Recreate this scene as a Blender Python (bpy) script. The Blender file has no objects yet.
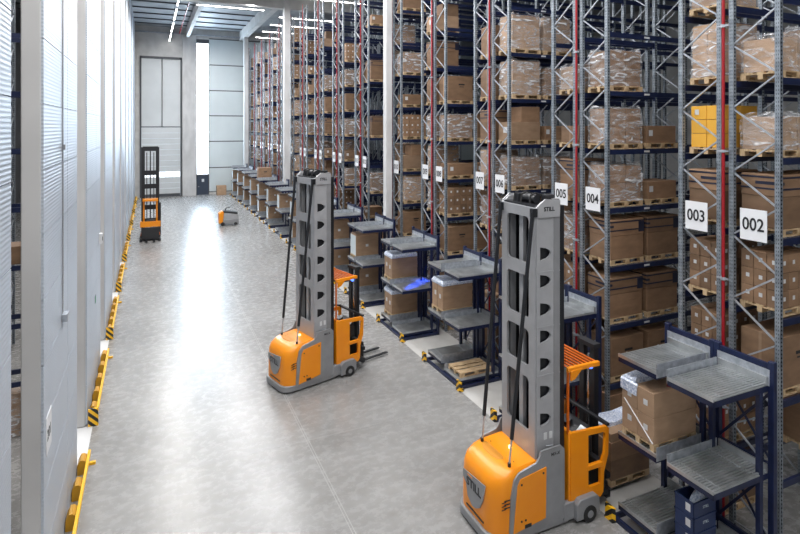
import bpy, math, random
from mathutils import Matrix, Vector
R = math.radians
rnd = random.Random(7)
scn = bpy.context.scene
COL = scn.collection

# ------------------------------------------------------------------ materials
M = {}
def mat(name, col, rough=.5, metal=0., spec=.5, emit=None, estr=0., alpha=1.):
    m = bpy.data.materials.new(name); m.use_nodes = True
    b = m.node_tree.nodes['Principled BSDF']
    b.inputs['Base Color'].default_value = (*col, 1)
    b.inputs['Roughness'].default_value = rough
    b.inputs['Metallic'].default_value = metal
    b.inputs['Specular IOR Level'].default_value = spec
    if emit:
        b.inputs['Emission Color'].default_value = (*emit, 1); b.inputs['Emission Strength'].default_value = estr
    M[name] = m
    return m, m.node_tree, b
def nd(t, kind, **kw):
    n = t.nodes.new(kind)
    for k, v in kw.items():
        if k in n.inputs: n.inputs[k].default_value = v
        else: setattr(n, k, v)
    return n
def ramp(t, stops):
    r = t.nodes.new('ShaderNodeValToRGB'); e = r.color_ramp.elements
    while len(e) > 1: e.remove(e[-1])
    e[0].position, e[0].color = stops[0][0], (*stops[0][1], 1)
    for p, c in stops[1:]:
        q = e.new(p); q.color = (*c, 1)
    return r
def coord(t, scale=(1, 1, 1), loc=(0, 0, 0)):
    g = nd(t, 'ShaderNodeNewGeometry'); mp = nd(t, 'ShaderNodeMapping')
    mp.inputs['Scale'].default_value = scale; mp.inputs['Location'].default_value = loc
    t.links.new(g.outputs['Position'], mp.inputs['Vector']); return mp.outputs['Vector']
def ocoord(t, scale=(1, 1, 1)):
    g = nd(t, 'ShaderNodeTexCoord'); mp = nd(t, 'ShaderNodeMapping')
    mp.inputs['Scale'].default_value = scale
    t.links.new(g.outputs['Object'], mp.inputs['Vector']); return mp.outputs['Vector']
def noisy(name, c1, c2, scale=4, rough=.5, metal=0., bump=0., obj=False, stretch=(1, 1, 1), rr=None, detail=5, lo=.35, hi=.65):
    m, t, b = mat(name, c1, rough, metal)
    v = (ocoord if obj else coord)(t, stretch)
    n = nd(t, 'ShaderNodeTexNoise', Scale=scale, Detail=detail)
    t.links.new(v, n.inputs['Vector'])
    r = ramp(t, [(lo, c1), (hi, c2)])
    t.links.new(n.outputs['Fac'], r.inputs['Fac']); t.links.new(r.outputs['Color'], b.inputs['Base Color'])
    if bump:
        bp = nd(t, 'ShaderNodeBump', Strength=bump, Distance=.02)
        t.links.new(n.outputs['Fac'], bp.inputs['Height']); t.links.new(bp.outputs['Normal'], b.inputs['Normal'])
    if rr:
        mr = nd(t, 'ShaderNodeMapRange'); mr.inputs['To Min'].default_value = rr[0]; mr.inputs['To Max'].default_value = rr[1]
        t.links.new(n.outputs['Fac'], mr.inputs['Value']); t.links.new(mr.outputs['Result'], b.inputs['Roughness'])
    return m, t, b

noisy('galvanised', (.36, .39, .43), (.52, .55, .6), 9, .38, .55)
noisy('deck_steel', (.44, .46, .47), (.60, .62, .63), 3, .28, .75)
mat('deck_shadow_steel', (.13, .14, .15), .5, .5)
noisy('navy_steel', (.006, .011, .042), (.010, .018, .062), 6, .34)
mat('red_pipe', (.30, .006, .012), .35)
noisy('orange_paint', (.86, .27, .006), (.89, .295, .008), 2, .28)
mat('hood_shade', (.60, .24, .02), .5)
mat('orange_dark', (.62, .12, .006), .4)
noisy('truck_grey', (.24, .245, .255), (.28, .285, .295), 3, .38, .1)
noisy('mast_grey', (.36, .365, .38), (.41, .415, .43), 3, .36, .15)
mat('black_steel', (.012, .013, .016), .38)
mat('dark_plastic', (.02, .021, .024), .5)
mat('rubber', (.016, .016, .017), .75)
mat('chrome', (.7, .7, .72), .15, 1.)
mat('white_label', (.62, .63, .64), .5)
mat('sign_white', (.72, .73, .75), .5)
mat('ink', (.012, .012, .015), .6)
mat('navy_tape', (.015, .018, .04), .4)
mat('safety_yellow', (.85, .47, .01), .4)
mat('rail_ochre', (.50, .25, .01), .5)
mat('yellow_carton', (.80, .42, .045), .6)
noisy('pallet_wood', (.42, .28, .15), (.62, .46, .28), 6, .75, obj=True, stretch=(1, 6, 1))
mat('bin_blue', (.012, .028, .095), .4)
noisy('bubble_wrap', (.34, .42, .6), (.85, .88, .95), 28, .25, bump=.6)
mat('lamp_glow', (1, 1, 1), .4, emit=(1, .97, .93), estr=14)
mat('day_glass', (.9, .95, 1), .2, emit=(.86, .93, 1), estr=11)
mat('day_glass_low', (.9, .95, 1), .2, emit=(.86, .93, 1), estr=1.6)
mat('beacon', (.9, .7, .3), .2, emit=(1, .75, .3), estr=3)
mat('blue_lens', (.05, .1, .9), .2, emit=(.05, .15, 1), estr=4)
noisy('concrete_wall', (.50, .50, .49), (.60, .60, .59), 1.1, .75, bump=.15)
noisy('pillar_concrete', (.52, .52, .52), (.62, .62, .62), 1.7, .7, bump=.1, stretch=(1, 1, .4))
noisy('roof_deck', (.27, .29, .31), (.33, .35, .37), .8, .6)
noisy('end_panel', (.60, .67, .69), (.66, .73, .75), .35, .42, .1)
noisy('door_grey', (.58, .61, .62), (.64, .67, .68), .5, .45)
mat('frame_dark', (.07, .075, .085), .5)
mat('door_navy', (.035, .05, .08), .5)
noisy('neighbour_wall', (.10, .10, .11), (.14, .14, .15), .5, .8)
mat('tinted_card', (.62, .7, .74), .25)

def carton_mat(name, c1, c2):
    m, t, b = noisy(name, c1, c2, 2.5, .62, obj=False, stretch=(1, 1, 2.5), lo=.3, hi=.7)
    oi = nd(t, 'ShaderNodeObjectInfo'); hs = nd(t, 'ShaderNodeHueSaturation')
    mr = nd(t, 'ShaderNodeMapRange'); mr.inputs['To Min'].default_value = .72; mr.inputs['To Max'].default_value = 1.2
    src = b.inputs['Base Color'].links[0].from_socket
    t.links.new(oi.outputs['Random'], mr.inputs['Value']); t.links.new(mr.outputs['Result'], hs.inputs['Value'])
    t.links.new(src, hs.inputs['Color']); t.links.new(hs.outputs['Color'], b.inputs['Base Color'])
carton_mat('carton', (.205, .122, .070), (.285, .172, .100))
carton_mat('carton_light', (.32, .205, .125), (.41, .27, .17))

def upright_mat():                                   # perforated galvanised rack posts
    m, t, b = noisy('rack_post', (.20, .23, .26), (.34, .38, .42), 7, .36, .5)
    g = nd(t, 'ShaderNodeTexCoord'); s = nd(t, 'ShaderNodeSeparateXYZ')
    t.links.new(g.outputs['Object'], s.inputs[0])
    def mth(op, a, bb):
        n = nd(t, 'ShaderNodeMath', operation=op)
        for i, q in enumerate((a, bb)):
            if q is None: continue
            if isinstance(q, (int, float)): n.inputs[i].default_value = q
            else: t.links.new(q, n.inputs[i])
        return n.outputs[0]
    fz = mth('FRACT', mth('MULTIPLY', s.outputs['Z'], 13.3), None)
    hz = mth('GREATER_THAN', fz, .55)
    ax = mth('ABSOLUTE', mth('SUBTRACT', s.outputs['X'], .045), None)
    ay = mth('ABSOLUTE', s.outputs['Y'], None)
    inx = mth('MULTIPLY', mth('GREATER_THAN', ax, .008), mth('LESS_THAN', ax, .022))
    iny = mth('MULTIPLY', mth('GREATER_THAN', ay, .014), mth('LESS_THAN', ay, .026))
    hole = mth('MULTIPLY', hz, mth('MAXIMUM', inx, iny))
    mx = nd(t, 'ShaderNodeMix', data_type='RGBA')
    src = b.inputs['Base Color'].links[0].from_socket
    t.links.new(hole, mx.inputs[0]); t.links.new(src, mx.inputs[6]); mx.inputs[7].default_value = (.03, .035, .045, 1)
    t.links.new(mx.outputs[2], b.inputs['Base Color'])
upright_mat()

def film_mat():
    m, t, b = mat('stretch_film', (.85, .87, .9), .12)
    out = t.nodes['Material Output']
    tr = nd(t, 'ShaderNodeBsdfTransparent'); mx = nd(t, 'ShaderNodeMixShader')
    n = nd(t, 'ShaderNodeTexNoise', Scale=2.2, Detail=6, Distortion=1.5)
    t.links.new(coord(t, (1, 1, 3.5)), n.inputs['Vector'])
    r = ramp(t, [(.42, (.05,) * 3), (.58, (.32,) * 3), (.68, (.85,) * 3)])  # film turns whiter in noise patches: highlights painted into the mix
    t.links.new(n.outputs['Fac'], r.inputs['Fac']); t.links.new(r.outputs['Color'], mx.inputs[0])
    bp = nd(t, 'ShaderNodeBump', Strength=.9, Distance=.03); t.links.new(n.outputs['Fac'], bp.inputs['Height'])
    t.links.new(bp.outputs['Normal'], b.inputs['Normal'])
    t.links.new(tr.outputs[0], mx.inputs[1]); t.links.new(b.outputs[0], mx.inputs[2]); t.links.new(mx.outputs[0], out.inputs[0])
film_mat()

def stripe_mat(name, per, ang):
    m, t, b = mat(name, (.85, .47, .01), .4)
    w = nd(t, 'ShaderNodeTexWave', Scale=per); w.bands_direction = 'DIAGONAL'
    t.links.new(ocoord(t, ang), w.inputs['Vector'])
    r = ramp(t, [(.0, (.85, .47, .01)), (.5, (.012, .012, .012))]); r.color_ramp.interpolation = 'CONSTANT'
    t.links.new(w.outputs['Fac'], r.inputs['Fac']); t.links.new(r.outputs['Color'], b.inputs['Base Color'])
stripe_mat('hazard_stripes', 2.8, (1, 1, 1))

def floor_mat():
    m, t, b = mat('floor_concrete', (.4, .4, .41), .3)
    v = coord(t)
    n1 = nd(t, 'ShaderNodeTexNoise', Scale=.35, Detail=8, Roughness=.6); t.links.new(v, n1.inputs['Vector'])
    n2 = nd(t, 'ShaderNodeTexNoise', Scale=5, Detail=10, Roughness=.72, Distortion=.2); t.links.new(coord(t, (.7, 1, 1)), n2.inputs['Vector'])
    n3 = nd(t, 'ShaderNodeTexNoise', Scale=1.3, Detail=3, Distortion=.8); t.links.new(coord(t, (.25, 1.6, 1)), n3.inputs['Vector'])
    def mix(a, c, f):
        x = nd(t, 'ShaderNodeMix', data_type='RGBA', blend_type='MULTIPLY'); x.inputs[0].default_value = f
        t.links.new(a, x.inputs[6]); t.links.new(c, x.inputs[7]); return x.outputs[2]
    r1 = ramp(t, [(.3, (.245, .242, .238)), (.7, (.335, .332, .326))]); t.links.new(n1.outputs['Fac'], r1.inputs['Fac'])
    r2 = ramp(t, [(.30, (.74, .72, .70)), (.55, (1, 1, 1)), (.75, (1.1, 1.1, 1.1))]); t.links.new(n2.outputs['Fac'], r2.inputs['Fac'])
    r3 = ramp(t, [(.3, (.80, .79, .78)), (.65, (1, 1, 1))]); t.links.new(n3.outputs['Fac'], r3.inputs['Fac'])
    c = mix(mix(r1.outputs['Color'], r2.outputs['Color'], .8), r3.outputs['Color'], .7)
    t.links.new(c, b.inputs['Base Color'])
    mr = nd(t, 'ShaderNodeMapRange'); mr.inputs['To Min'].default_value = .2; mr.inputs['To Max'].default_value = .34
    t.links.new(n2.outputs['Fac'], mr.inputs['Value']); t.links.new(mr.outputs['Result'], b.inputs['Roughness'])
    bp = nd(t, 'ShaderNodeBump', Strength=.06, Distance=.01); t.links.new(n2.outputs['Fac'], bp.inputs['Height']); t.links.new(bp.outputs['Normal'], b.inputs['Normal'])
floor_mat()
noisy('station_concrete', (.42, .41, .39), (.52, .51, .49), 1.2, .5, bump=.05)
mat('joint', (.42, .42, .41), .6)

def cladding_mat():                                   # micro-ribbed horizontal cladding with a seam each 1.08 m
    m, t, b = noisy('ribbed_cladding', (.42, .47, .54), (.46, .51, .58), .3, .40, .2)
    w = nd(t, 'ShaderNodeTexWave', Scale=1.0); w.bands_direction = 'Z'
    t.links.new(coord(t, (1, 1, 4.9)), w.inputs['Vector'])
    bp = nd(t, 'ShaderNodeBump', Strength=.42, Distance=.012)
    t.links.new(w.outputs['Fac'], bp.inputs['Height']); t.links.new(bp.outputs['Normal'], b.inputs['Normal'])
cladding_mat()
noisy('column_cladding', (.47, .47, .475), (.53, .53, .535), .6, .5, .1)

# ------------------------------------------------------------------ geometry helpers
class MB:
    def __init__(s): s.v = []; s.f = []
    def _add(s, vs, fs):
        o = len(s.v); s.v += [tuple(p) for p in vs]; s.f += [tuple(i + o for i in f) for f in fs]; return s
    def box(s, x0, x1, y0, y1, z0, z1):
        return s._add([(x0, y0, z0), (x1, y0, z0), (x1, y1, z0), (x0, y1, z0), (x0, y0, z1), (x1, y0, z1), (x1, y1, z1), (x0, y1, z1)],
                      [(3, 2, 1, 0), (4, 5, 6, 7), (0, 1, 5, 4), (1, 2, 6, 5), (2, 3, 7, 6), (3, 0, 4, 7)])
    def bar(s, p, q, w, h=None, up=(0, 0, 1)):
        h = h or w; p, q = Vector(p), Vector(q); d = (q - p).normalized(); u = Vector(up)
        if abs(d.dot(u)) > .98: u = Vector((1, 0, 0))
        a = d.cross(u).normalized() * w / 2; b = a.cross(d).normalized() * h / 2
        vs = [p - a - b, p + a - b, p + a + b, p - a + b, q - a - b, q + a - b, q + a + b, q - a + b]
        return s._add(vs, [(0, 1, 2, 3), (7, 6, 5, 4), (1, 0, 4, 5), (2, 1, 5, 6), (3, 2, 6, 7), (0, 3, 7, 4)])
    def cyl(s, p, q, r, n=12, r2=None):
        r2 = r if r2 is None else r2
        p, q = Vector(p), Vector(q); d = (q - p).normalized(); u = Vector((0, 0, 1))
        if abs(d.dot(u)) > .98: u = Vector((1, 0, 0))
        a = d.cross(u).normalized(); b = d.cross(a).normalized(); vs = []
        for c, rr in ((p, r), (q, r2)):
            for i in range(n):
                t = 2 * math.pi * i / n; vs.append(c + a * rr * math.cos(t) + b * rr * math.sin(t))
        fs = [(i, i + n, (i + 1) % n + n, (i + 1) % n) for i in range(n)] + [tuple(range(n)), tuple(range(2 * n - 1, n - 1, -1))]
        return s._add(vs, fs)
    def tube(s, pts, r, n=8):
        for a, b in zip(pts, pts[1:]): s.cyl(a, b, r, n)
        return s
    def prism(s, pts, axis, a, b):                     # pts: closed outline in the plane normal to the axis
        n = len(pts)
        def P(u, w, k): return {'x': (k, u, w), 'y': (u, k, w), 'z': (u, w, k)}[axis]
        vs = [P(u, w, a) for u, w in pts] + [P(u, w, b) for u, w in pts]
        return s._add(vs, [tuple(range(n)), tuple(range(2 * n - 1, n - 1, -1))] + [(i, i + n, (i + 1) % n + n, (i + 1) % n) for i in range(n)])
    def loft(s, rings):
        n = len(rings[0]); vs = [p for r in rings for p in r]; fs = []
        for k in range(len(rings) - 1):
            for i in range(n): fs.append((k * n + i, k * n + (i + 1) % n, (k + 1) * n + (i + 1) % n, (k + 1) * n + i))
        fs += [tuple(reversed(range(n))), tuple(range((len(rings) - 1) * n, len(rings) * n))]
        return s._add(vs, fs)
    def build(s, name, m, parent=None, smooth=False, bevel=0, loc=None):
        me = bpy.data.meshes.new(name); me.from_pydata(s.v, [], s.f)
        import bmesh
        bm = bmesh.new(); bm.from_mesh(me); bmesh.ops.recalc_face_normals(bm, faces=bm.faces); bm.to_mesh(me); bm.free()
        return link(name, me, m, parent, smooth, bevel, loc)
def link(name, me, m, parent=None, smooth=False, bevel=0, loc=None):
    me.materials.clear(); me.materials.append(M[m])
    if smooth:
        me.polygons.foreach_set('use_smooth', [True] * len(me.polygons)); me.set_sharp_from_angle(angle=R(38))
    o = bpy.data.objects.new(name, me); COL.objects.link(o)
    if parent: o.parent = parent
    if loc: o.location = loc
    if bevel:
        b = o.modifiers.new('Bevel', 'BEVEL'); b.width = bevel; b.segments = 2; b.limit_method = 'ANGLE'
        b.harden_normals = False
        me.polygons.foreach_set('use_smooth', [True] * len(me.polygons)); me.set_sharp_from_angle(angle=R(38))
    return o
DG = None
def curve_mesh(cu, name, mtx):
    o = bpy.data.objects.new('tmp', cu); COL.objects.link(o)
    bpy.context.view_layer.update()
    me = bpy.data.meshes.new_from_object(o.evaluated_get(bpy.context.evaluated_depsgraph_get()))
    bpy.data.objects.remove(o); me.name = name; me.transform(mtx); return me
def frame(origin, xa, ya):
    x, y = Vector(xa).normalized(), Vector(ya).normalized(); z = x.cross(y)
    m = Matrix((x, y, z)).transposed().to_4x4(); m.translation = Vector(origin); return m
def plate(name, outer, holes, th, mtx, m, parent=None, bevel=0):
    cu = bpy.data.curves.new(name, 'CURVE'); cu.dimensions = '2D'; cu.fill_mode = 'BOTH'; cu.extrude = th / 2
    for pts in [outer] + holes:
        sp = cu.splines.new('POLY'); sp.points.add(len(pts) - 1); sp.use_cyclic_u = True
        for p, q in zip(sp.points, pts): p.co = (q[0], q[1], 0, 1)
    return link(name, curve_mesh(cu, name, mtx), m, parent, False, bevel)
def text(name, s, size, mtx, m, parent=None, ext=.002, bold=0.):
    cu = bpy.data.curves.new(name, 'FONT'); cu.body = s; cu.size = size; cu.align_x = 'CENTER'; cu.align_y = 'CENTER'
    cu.extrude = ext; cu.offset = bold; cu.resolution_u = 3
    return link(name, curve_mesh(cu, name, mtx), m, parent)
def rrect(x0, x1, y0, y1, r, n=5):
    pts = []
    for cx, cy, a0 in ((x1 - r, y1 - r, 0), (x0 + r, y1 - r, 90), (x0 + r, y0 + r, 180), (x1 - r, y0 + r, 270)):
        for i in range(n + 1):
            a = R(a0 + 90 * i / n); pts.append((cx + r * math.cos(a), cy + r * math.sin(a)))
    return pts
def tag(o, label=None, cat=None, group=None, kind=None):
    for k, v in (('label', label), ('category', cat), ('group', group), ('kind', kind)):
        if v: o[k] = v
    return o
def thing(name, label=None, cat=None, loc=(0, 0, 0), rz=0, group=None):
    o = bpy.data.objects.new(name, None); COL.objects.link(o); o.location = loc; o.rotation_euler = (0, 0, rz)
    o.empty_display_size = .2
    return tag(o, label, cat, group)
def copy_tree(o, parent=None):
    c = o.copy(); COL.objects.link(c)
    if parent: c.parent = parent
    for ch in o.children: copy_tree(ch, c)
    return c
class Kit:                                            # first use places the original, later uses place copies
    def __init__(s, root): s.root, s.used = root, False
    def put(s, loc, rz, label, cat, group=None):
        o = s.root if not s.used else copy_tree(s.root); s.used = True
        o.location = loc; o.rotation_euler = (0, 0, rz); return tag(o, label, cat, group)
def struct(name, mb, m, **kw): return tag(mb.build(name, m, **kw), kind='structure')

YE = 71.3; ZC = 20.2
# ------------------------------------------------------------------ the setting
struct('floor', MB().box(-12, 46, -8, YE + .3, -.3, 0), 'floor_concrete')
struct('trim_1', MB().box(8.88, 10.9, 2, YE - .5, .0, .006), 'station_concrete')
j = MB().box(3.76, 3.775, -8, YE, 0, .0015).box(3.82, 3.835, -8, YE, 0, .0015)
for y in (14.3, 28.5, 42.7, 56.9): j.box(-1.4, 8.88, y - .006, y + .006, 0, .0015)
struct('trim_2', j, 'joint')
# far wall: pieces around window, doors
w = MB()
Y0, Y1 = YE, YE + .3
w.box(-12, -1.07, Y0, Y1, 0, ZC).box(-1.07, 3.45, Y0, Y1, 16.6, ZC).box(3.45, 3.6, Y0, Y1, 0, ZC)
w.box(5.1, 6.6, Y0, Y1, 18.7, ZC).box(6.6, 46, Y0, Y1, 0, .3)
struct('wall_back', w, 'concrete_wall')
struct('trim_3', MB().box(3.55, 5.1, YE - .35, YE + .3, 0, ZC), 'pillar_concrete', bevel=.02)
p = MB()
for a, b in ((.3, 3.27), (3.27, 6.5), (6.5, 9.65), (9.65, 12.75), (12.75, 15.9), (15.9, 19.1)):
    p.box(6.6, 46, YE - .02, YE + .28, a + .09, b - .03)
tag(p.build('wall_back', 'end_panel'), kind='structure')
q = MB()
for z in (.33, 3.27, 6.5, 9.65, 12.75, 15.9, 19.1): q.box(6.6, 46, YE - .0, YE + .25, z - .04, z + .1)
struct('trim_4', q, 'frame_dark')
struct('trim_5', MB().box(6.6, 46, YE, YE + .28, 19.2, ZC), 'concrete_wall')
struct('wall_right', MB().box(45.7, 46, -8, YE, 0, ZC), 'concrete_wall')
struct('wall_front', MB().box(-12, 46, -8.3, -8, 0, ZC), 'concrete_wall')
struct('wall_left', MB().box(-12.3, -12, -8.3, YE + .3, 0, ZC), 'neighbour_wall')
# window strip with daylight
wf = tag(thing('window_1', loc=(5.85, YE, 0)), kind='structure')
g = MB()
g.box(-.72, .72, .10, .14, 5.9, 18.6); g.build('pane', 'day_glass', wf)
MB().box(-.72, .72, .10, .14, 2.5, 5.85).build('lower_pane', 'day_glass_low', wf)
fr = MB().box(-.75, -.68, -.02, .2, 2.2, 18.7).box(.68, .75, -.02, .2, 2.2, 18.7).box(-.75, .75, -.02, .2, 18.5, 19.0)
for z in (5.85, 6.6, 2.4): fr.box(-.7, .7, 0, .2, z, z + .1)
fr.build('window_frame', 'frame_dark', wf)
d = tag(thing('door_1', loc=(5.85, YE, 0)), kind='structure')
MB().box(-.72, .72, 0, .12, .02, 2.35).build('door_leaf', 'door_navy', d, bevel=.01)
MB().box(-.76, -.66, -.05, .2, 0, 2.45).box(.66, .76, -.05, .2, 0, 2.45).box(-.76, .76, -.05, .2, 2.35, 2.45).build('door_frame', 'frame_dark', d)
MB().box(-.55, -.42, -.06, 0, 1.0, 1.05).build('door_handle', 'chrome', d)
MB().box(-.1, .18, -.012, 0, 1.6, 1.95).build('notice', 'white_label', d)
# tall sectional door
d = tag(thing('door_2', loc=(1.2, YE, 0)), kind='structure')
MB().box(-2.15, .06, .05, .2, 8.35, 16.4).build('upper_panel', 'door_grey', d, bevel=.02)
MB().box(.14, 2.15, .05, .2, 8.35, 16.4).build('upper_panel', 'door_grey', d, bevel=.02)
sl = MB()
for i in range(12):
    z0 = .35 + i * .66
    if i in (3,): continue
    sl.box(-2.1, 2.1, .02, .14, z0, z0 + .63)
sl.build('slats', 'door_grey', d, bevel=.01)
wb = MB()
for i in range(5): wb.box(-2.05 + i * .84, -1.3 + i * .84, .02, .1, 2.36, 2.95)
wb.build('window_band', 'day_glass_low', d)
MB().box(-2.1, 2.1, .03, .16, 0, .35).build('bottom_seal', 'frame_dark', d)
MB().box(-2.3, -2.12, -.12, .2, 0, 16.6).box(2.12, 2.3, -.12, .2, 0, 16.6).box(-2.3, 2.3, -.12, .2, 16.4, 16.65).box(.06, .14, -.05, .2, 8.3, 16.4).box(-2.2, 2.2, 0, .2, 8.25, 8.36).build('door_frame', 'frame_dark', d)

# left wall: cladding blocks with passages between
SL = [(-7.9, 1.3), (3.8, 8.37)] + [(10.66 + 6.83 * i, 15.27 + 6.83 * i) for i in range(9)]
for i, (a, b) in enumerate(SL):
    s_ = tag(thing('wall_left' if i == 0 else 'wall_left.%03d' % i, loc=(0, 0, 0)), kind='structure')
    body = MB().box(-1.91, -1.63, a, b, 0, ZC); body.build('column', 'column_cladding', s_, bevel=.02)
    cl = MB()
    z = .05
    while z < ZC - .1:
        cl.box(-1.64, -1.595, a + .02, (a + b) / 2 + .6 - .012, z, min(z + 1.066, ZC)); cl.box(-1.64, -1.595, (a + b) / 2 + .6 + .012, b - .02, z, min(z + 1.066, ZC)); z += 1.08
    cl.build('cladding', 'ribbed_cladding', s_)
pf = MB()
for (a, b), (c_, d_) in zip(SL, SL[1:]): pf.box(-2.6, -1.45, b + .02, c_ - .02, 0, .003)
struct('trim_20', pf, 'white_label')
# ceiling
c = MB().box(-12, 46, -8, YE + .3, ZC, ZC + .3)
struct('ceiling', c, 'roof_deck')
c = MB()
for y in range(-6, 71, 3): c.box(-12, 10.4, y, y + .1, ZC - .12, ZC)
struct('trim_6', c, 'frame_dark')
for i, y in enumerate((3.4, 25.1, 46.8)):
    struct('trim_%d' % (7 + i), MB().prism([(y - .3, 18.3), (y + .3, 18.3), (y + .3, ZC), (y - .3, ZC)], 'x', -12, 46), 'concrete_wall')
struct('trim_10', MB().box(10.2, 10.75, -8, YE, 19.1, ZC), 'concrete_wall')
struct('trim_11', MB().box(3.95, 4.3, -8, YE, 19.1, ZC), 'concrete_wall')
struct('trim_12', MB().box(-1.9, 10.2, YE - .35, YE - .1, 19.4, 19.55), 'galvanised')
for i, (y, zt) in enumerate(((24.98, ZC), (46.68, ZC), (68.4, ZC))):
    struct('trim_%d' % (13 + i), MB().box(10.5 if i == 0 else 10.3, 10.82, y - (.2 if i == 0 else .38), y + .18, 0, zt), 'pillar_concrete', bevel=.02)
rp = MB().cyl((3.2, -8, 19.5), (3.2, YE, 19.5), .06).build('sprinkler_pipe', 'red_pipe'); tag(rp, 'red overhead pipe running lengthwise under the hall roof', 'pipe')

# luminaires
lum = thing('ceiling_luminaire')
MB().box(-.06, .06, -2.8, 2.8, .04, .12).build('housing', 'white_label', lum)
MB().box(-.045, .045, -2.76, 2.76, 0, .04).build('light_tube', 'lamp_glow', lum)
for y in (-1.8, 1.8): MB().cyl((0, y, .1), (0, y, 1.55), .012, 6).build('hanger', 'frame_dark', lum)
LK = Kit(lum)
for n in range(8):
    LK.put((2.1, 19.3 + 7.0 * n, 18.5), 0, '%s linear lamp from the camera end in the lengthwise row under the roof' % ['first', 'second', 'third', 'fourth', 'fifth', 'sixth', 'seventh', 'eighth'][n], 'lamp', 'lengthwise ceiling lamps over the hall')
for n, y in enumerate((14, 36, 48.7)):
    LK.put((6.3, y, 18.45), R(90), 'crosswise linear ceiling lamp in the %s roof bay, left of the racks' % ('near', 'middle', 'far')[n], 'lamp', 'crosswise ceiling lamps')
for k in range(14):
    LK.put((14.1, 9.75 + 4.34 * k, 18.85), R(90), 'linear lamp high above the aisle between racks %03d and %03d' % (3 + 2 * k, 4 + 2 * k), 'lamp', 'ceiling lamps above the rack aisles')
def area(name, loc, sx, sy, e, col=(1, .98, .95), rot=(0, 0, 0)):
    l = bpy.data.lights.new(name, 'AREA'); l.shape = 'RECTANGLE'; l.size = sx; l.size_y = sy; l.energy = e; l.color = col
    o = bpy.data.objects.new(name, l); o.location = loc; o.rotation_euler = rot; COL.objects.link(o); return o
area('hall_lamp_row_light', (2.1, 30, 18.4), .5, 72, 5600)
area('hall_lamp_row_light', (7.6, 29, 18.4), .5, 70, 6000, (.98, .98, 1))
area('window_daylight', (5.85, YE - .15, 11), 1.4, 14, 1700, (.60, .80, 1), (R(-90), 0, 0))
area('neighbour_fill_light', (-5, 20, 17), 1, 40, 2500)  # added fill for the neighbouring hall, no lamp seen there

# ------------------------------------------------------------------ racks
RX = 10.90; PITCH = 4.34; LEV = [0, 1.5, 3.05, 4.6, 6.15, 7.7, 9.25, 10.8, 12.35, 13.9, 15.45]
HT = 17.6; BAY = 2.8; NB = 3
def make_rack():
    r = thing('pallet_rack')
    up = MB().prism([(0, -.05), (.03, -.05), (.03, -.032), (.06, -.032), (.06, -.05), (.09, -.05), (.09, .05), (0, .05)], 'z', 0, HT)
    foot = MB().box(-.02, .11, -.07, .07, 0, .012)
    first = None
    for i in range(NB + 1):
        for y in (0, .92):
            if first is None:
                o = first = up.build('upright', 'rack_post', r); fo = foot.build('foot_plate', 'galvanised', o)
            else:
                o = first.copy(); COL.objects.link(o); o.parent = r
                f2 = fo.copy(); COL.objects.link(f2); f2.parent = o
            o.location = (i * BAY, y, 0)
    # zigzag of the end frame, every brace its own part
    n = 0; z = .25; a = b = None
    while z < HT - .8:
        if n % 2 == 0:
            if a is None: a = MB().bar((.045, .02, 0), (.045, .90, .62), .035, .03).build('diagonal_brace', 'galvanised', r); o = a
            else: o = a.copy(); COL.objects.link(o)
        else:
            if b is None: b = MB().bar((.045, .90, 0), (.045, .02, .62), .035, .03).build('diagonal_brace', 'galvanised', r); o = b
            else: o = b.copy(); COL.objects.link(o)
        o.location = (0, 0, z); n += 1; z += .65
    hb = MB().bar((.045, .02, 0), (.045, .90, 0), .035, .03)
    o1 = hb.build('cross_brace', 'galvanised', r, loc=(0, 0, .2)); o2 = o1.copy(); COL.objects.link(o2); o2.location = (0, 0, HT - .1)
    lat = MB(); n = 0; z = .25
    while z < HT - .8:
        ya, yb = (.02, .90) if n % 2 == 0 else (.90, .02)
        lat.bar((.045, ya, z), (.045, yb, z + .62), .035, .03); n += 1; z += .65
    l0 = lat.build('frame_bracing', 'galvanised', r, loc=(BAY, 0, 0))
    for i in range(2, NB + 1):
        o = l0.copy(); COL.objects.link(o); o.location = (i * BAY, 0, 0)
    bm_ = MB().prism([(-.025, -.13), (.025, -.13), (.025, 0), (-.025, 0)], 'x', .09, BAY)
    bm_.box(.085, .10, -.05, .03, -.18, .03); bm_.box(BAY - .01, BAY + .005, -.05, .03, -.18, .03)
    b0 = None
    lb = None
    for i in range(NB):
        for z in LEV[1:]:
            for y in (0, .92):
                if b0 is None: o = b0 = bm_.build('beam', 'navy_steel', r)
                else: o = b0.copy(); COL.objects.link(o)
                o.location = (i * BAY, y, z)
            if i == 0:
                if lb is None: lb = o2_ = MB().box(1.35, 1.55, -.031, -.026, -.09, -.04).build('level_label', 'white_label', r)
                else: o2_ = lb.copy(); COL.objects.link(o2_)
                o2_.location = (0, 0, z)
    return r
rack = Kit(make_rack())
NP = 15
ROWY = {}
ordn = ['nearest', 'second', 'third', 'fourth', 'fifth', 'sixth', 'seventh', 'eighth', 'ninth', 'tenth', 'eleventh', 'twelfth', 'thirteenth', 'fourteenth', 'farthest']
for k in range(NP):
    for s, off in ((0, 6.60), (1, 7.79)):
        num = 2 + 2 * k + s; y = off + PITCH * k; ROWY[num] = y
        rack.put((RX, y, 0), 0, 'tall steel pallet rack with navy beams bearing sign %03d, in the %s pair of rows' % (num, ordn[k]), 'rack', 'pallet racks along the right side of the hall')
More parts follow.
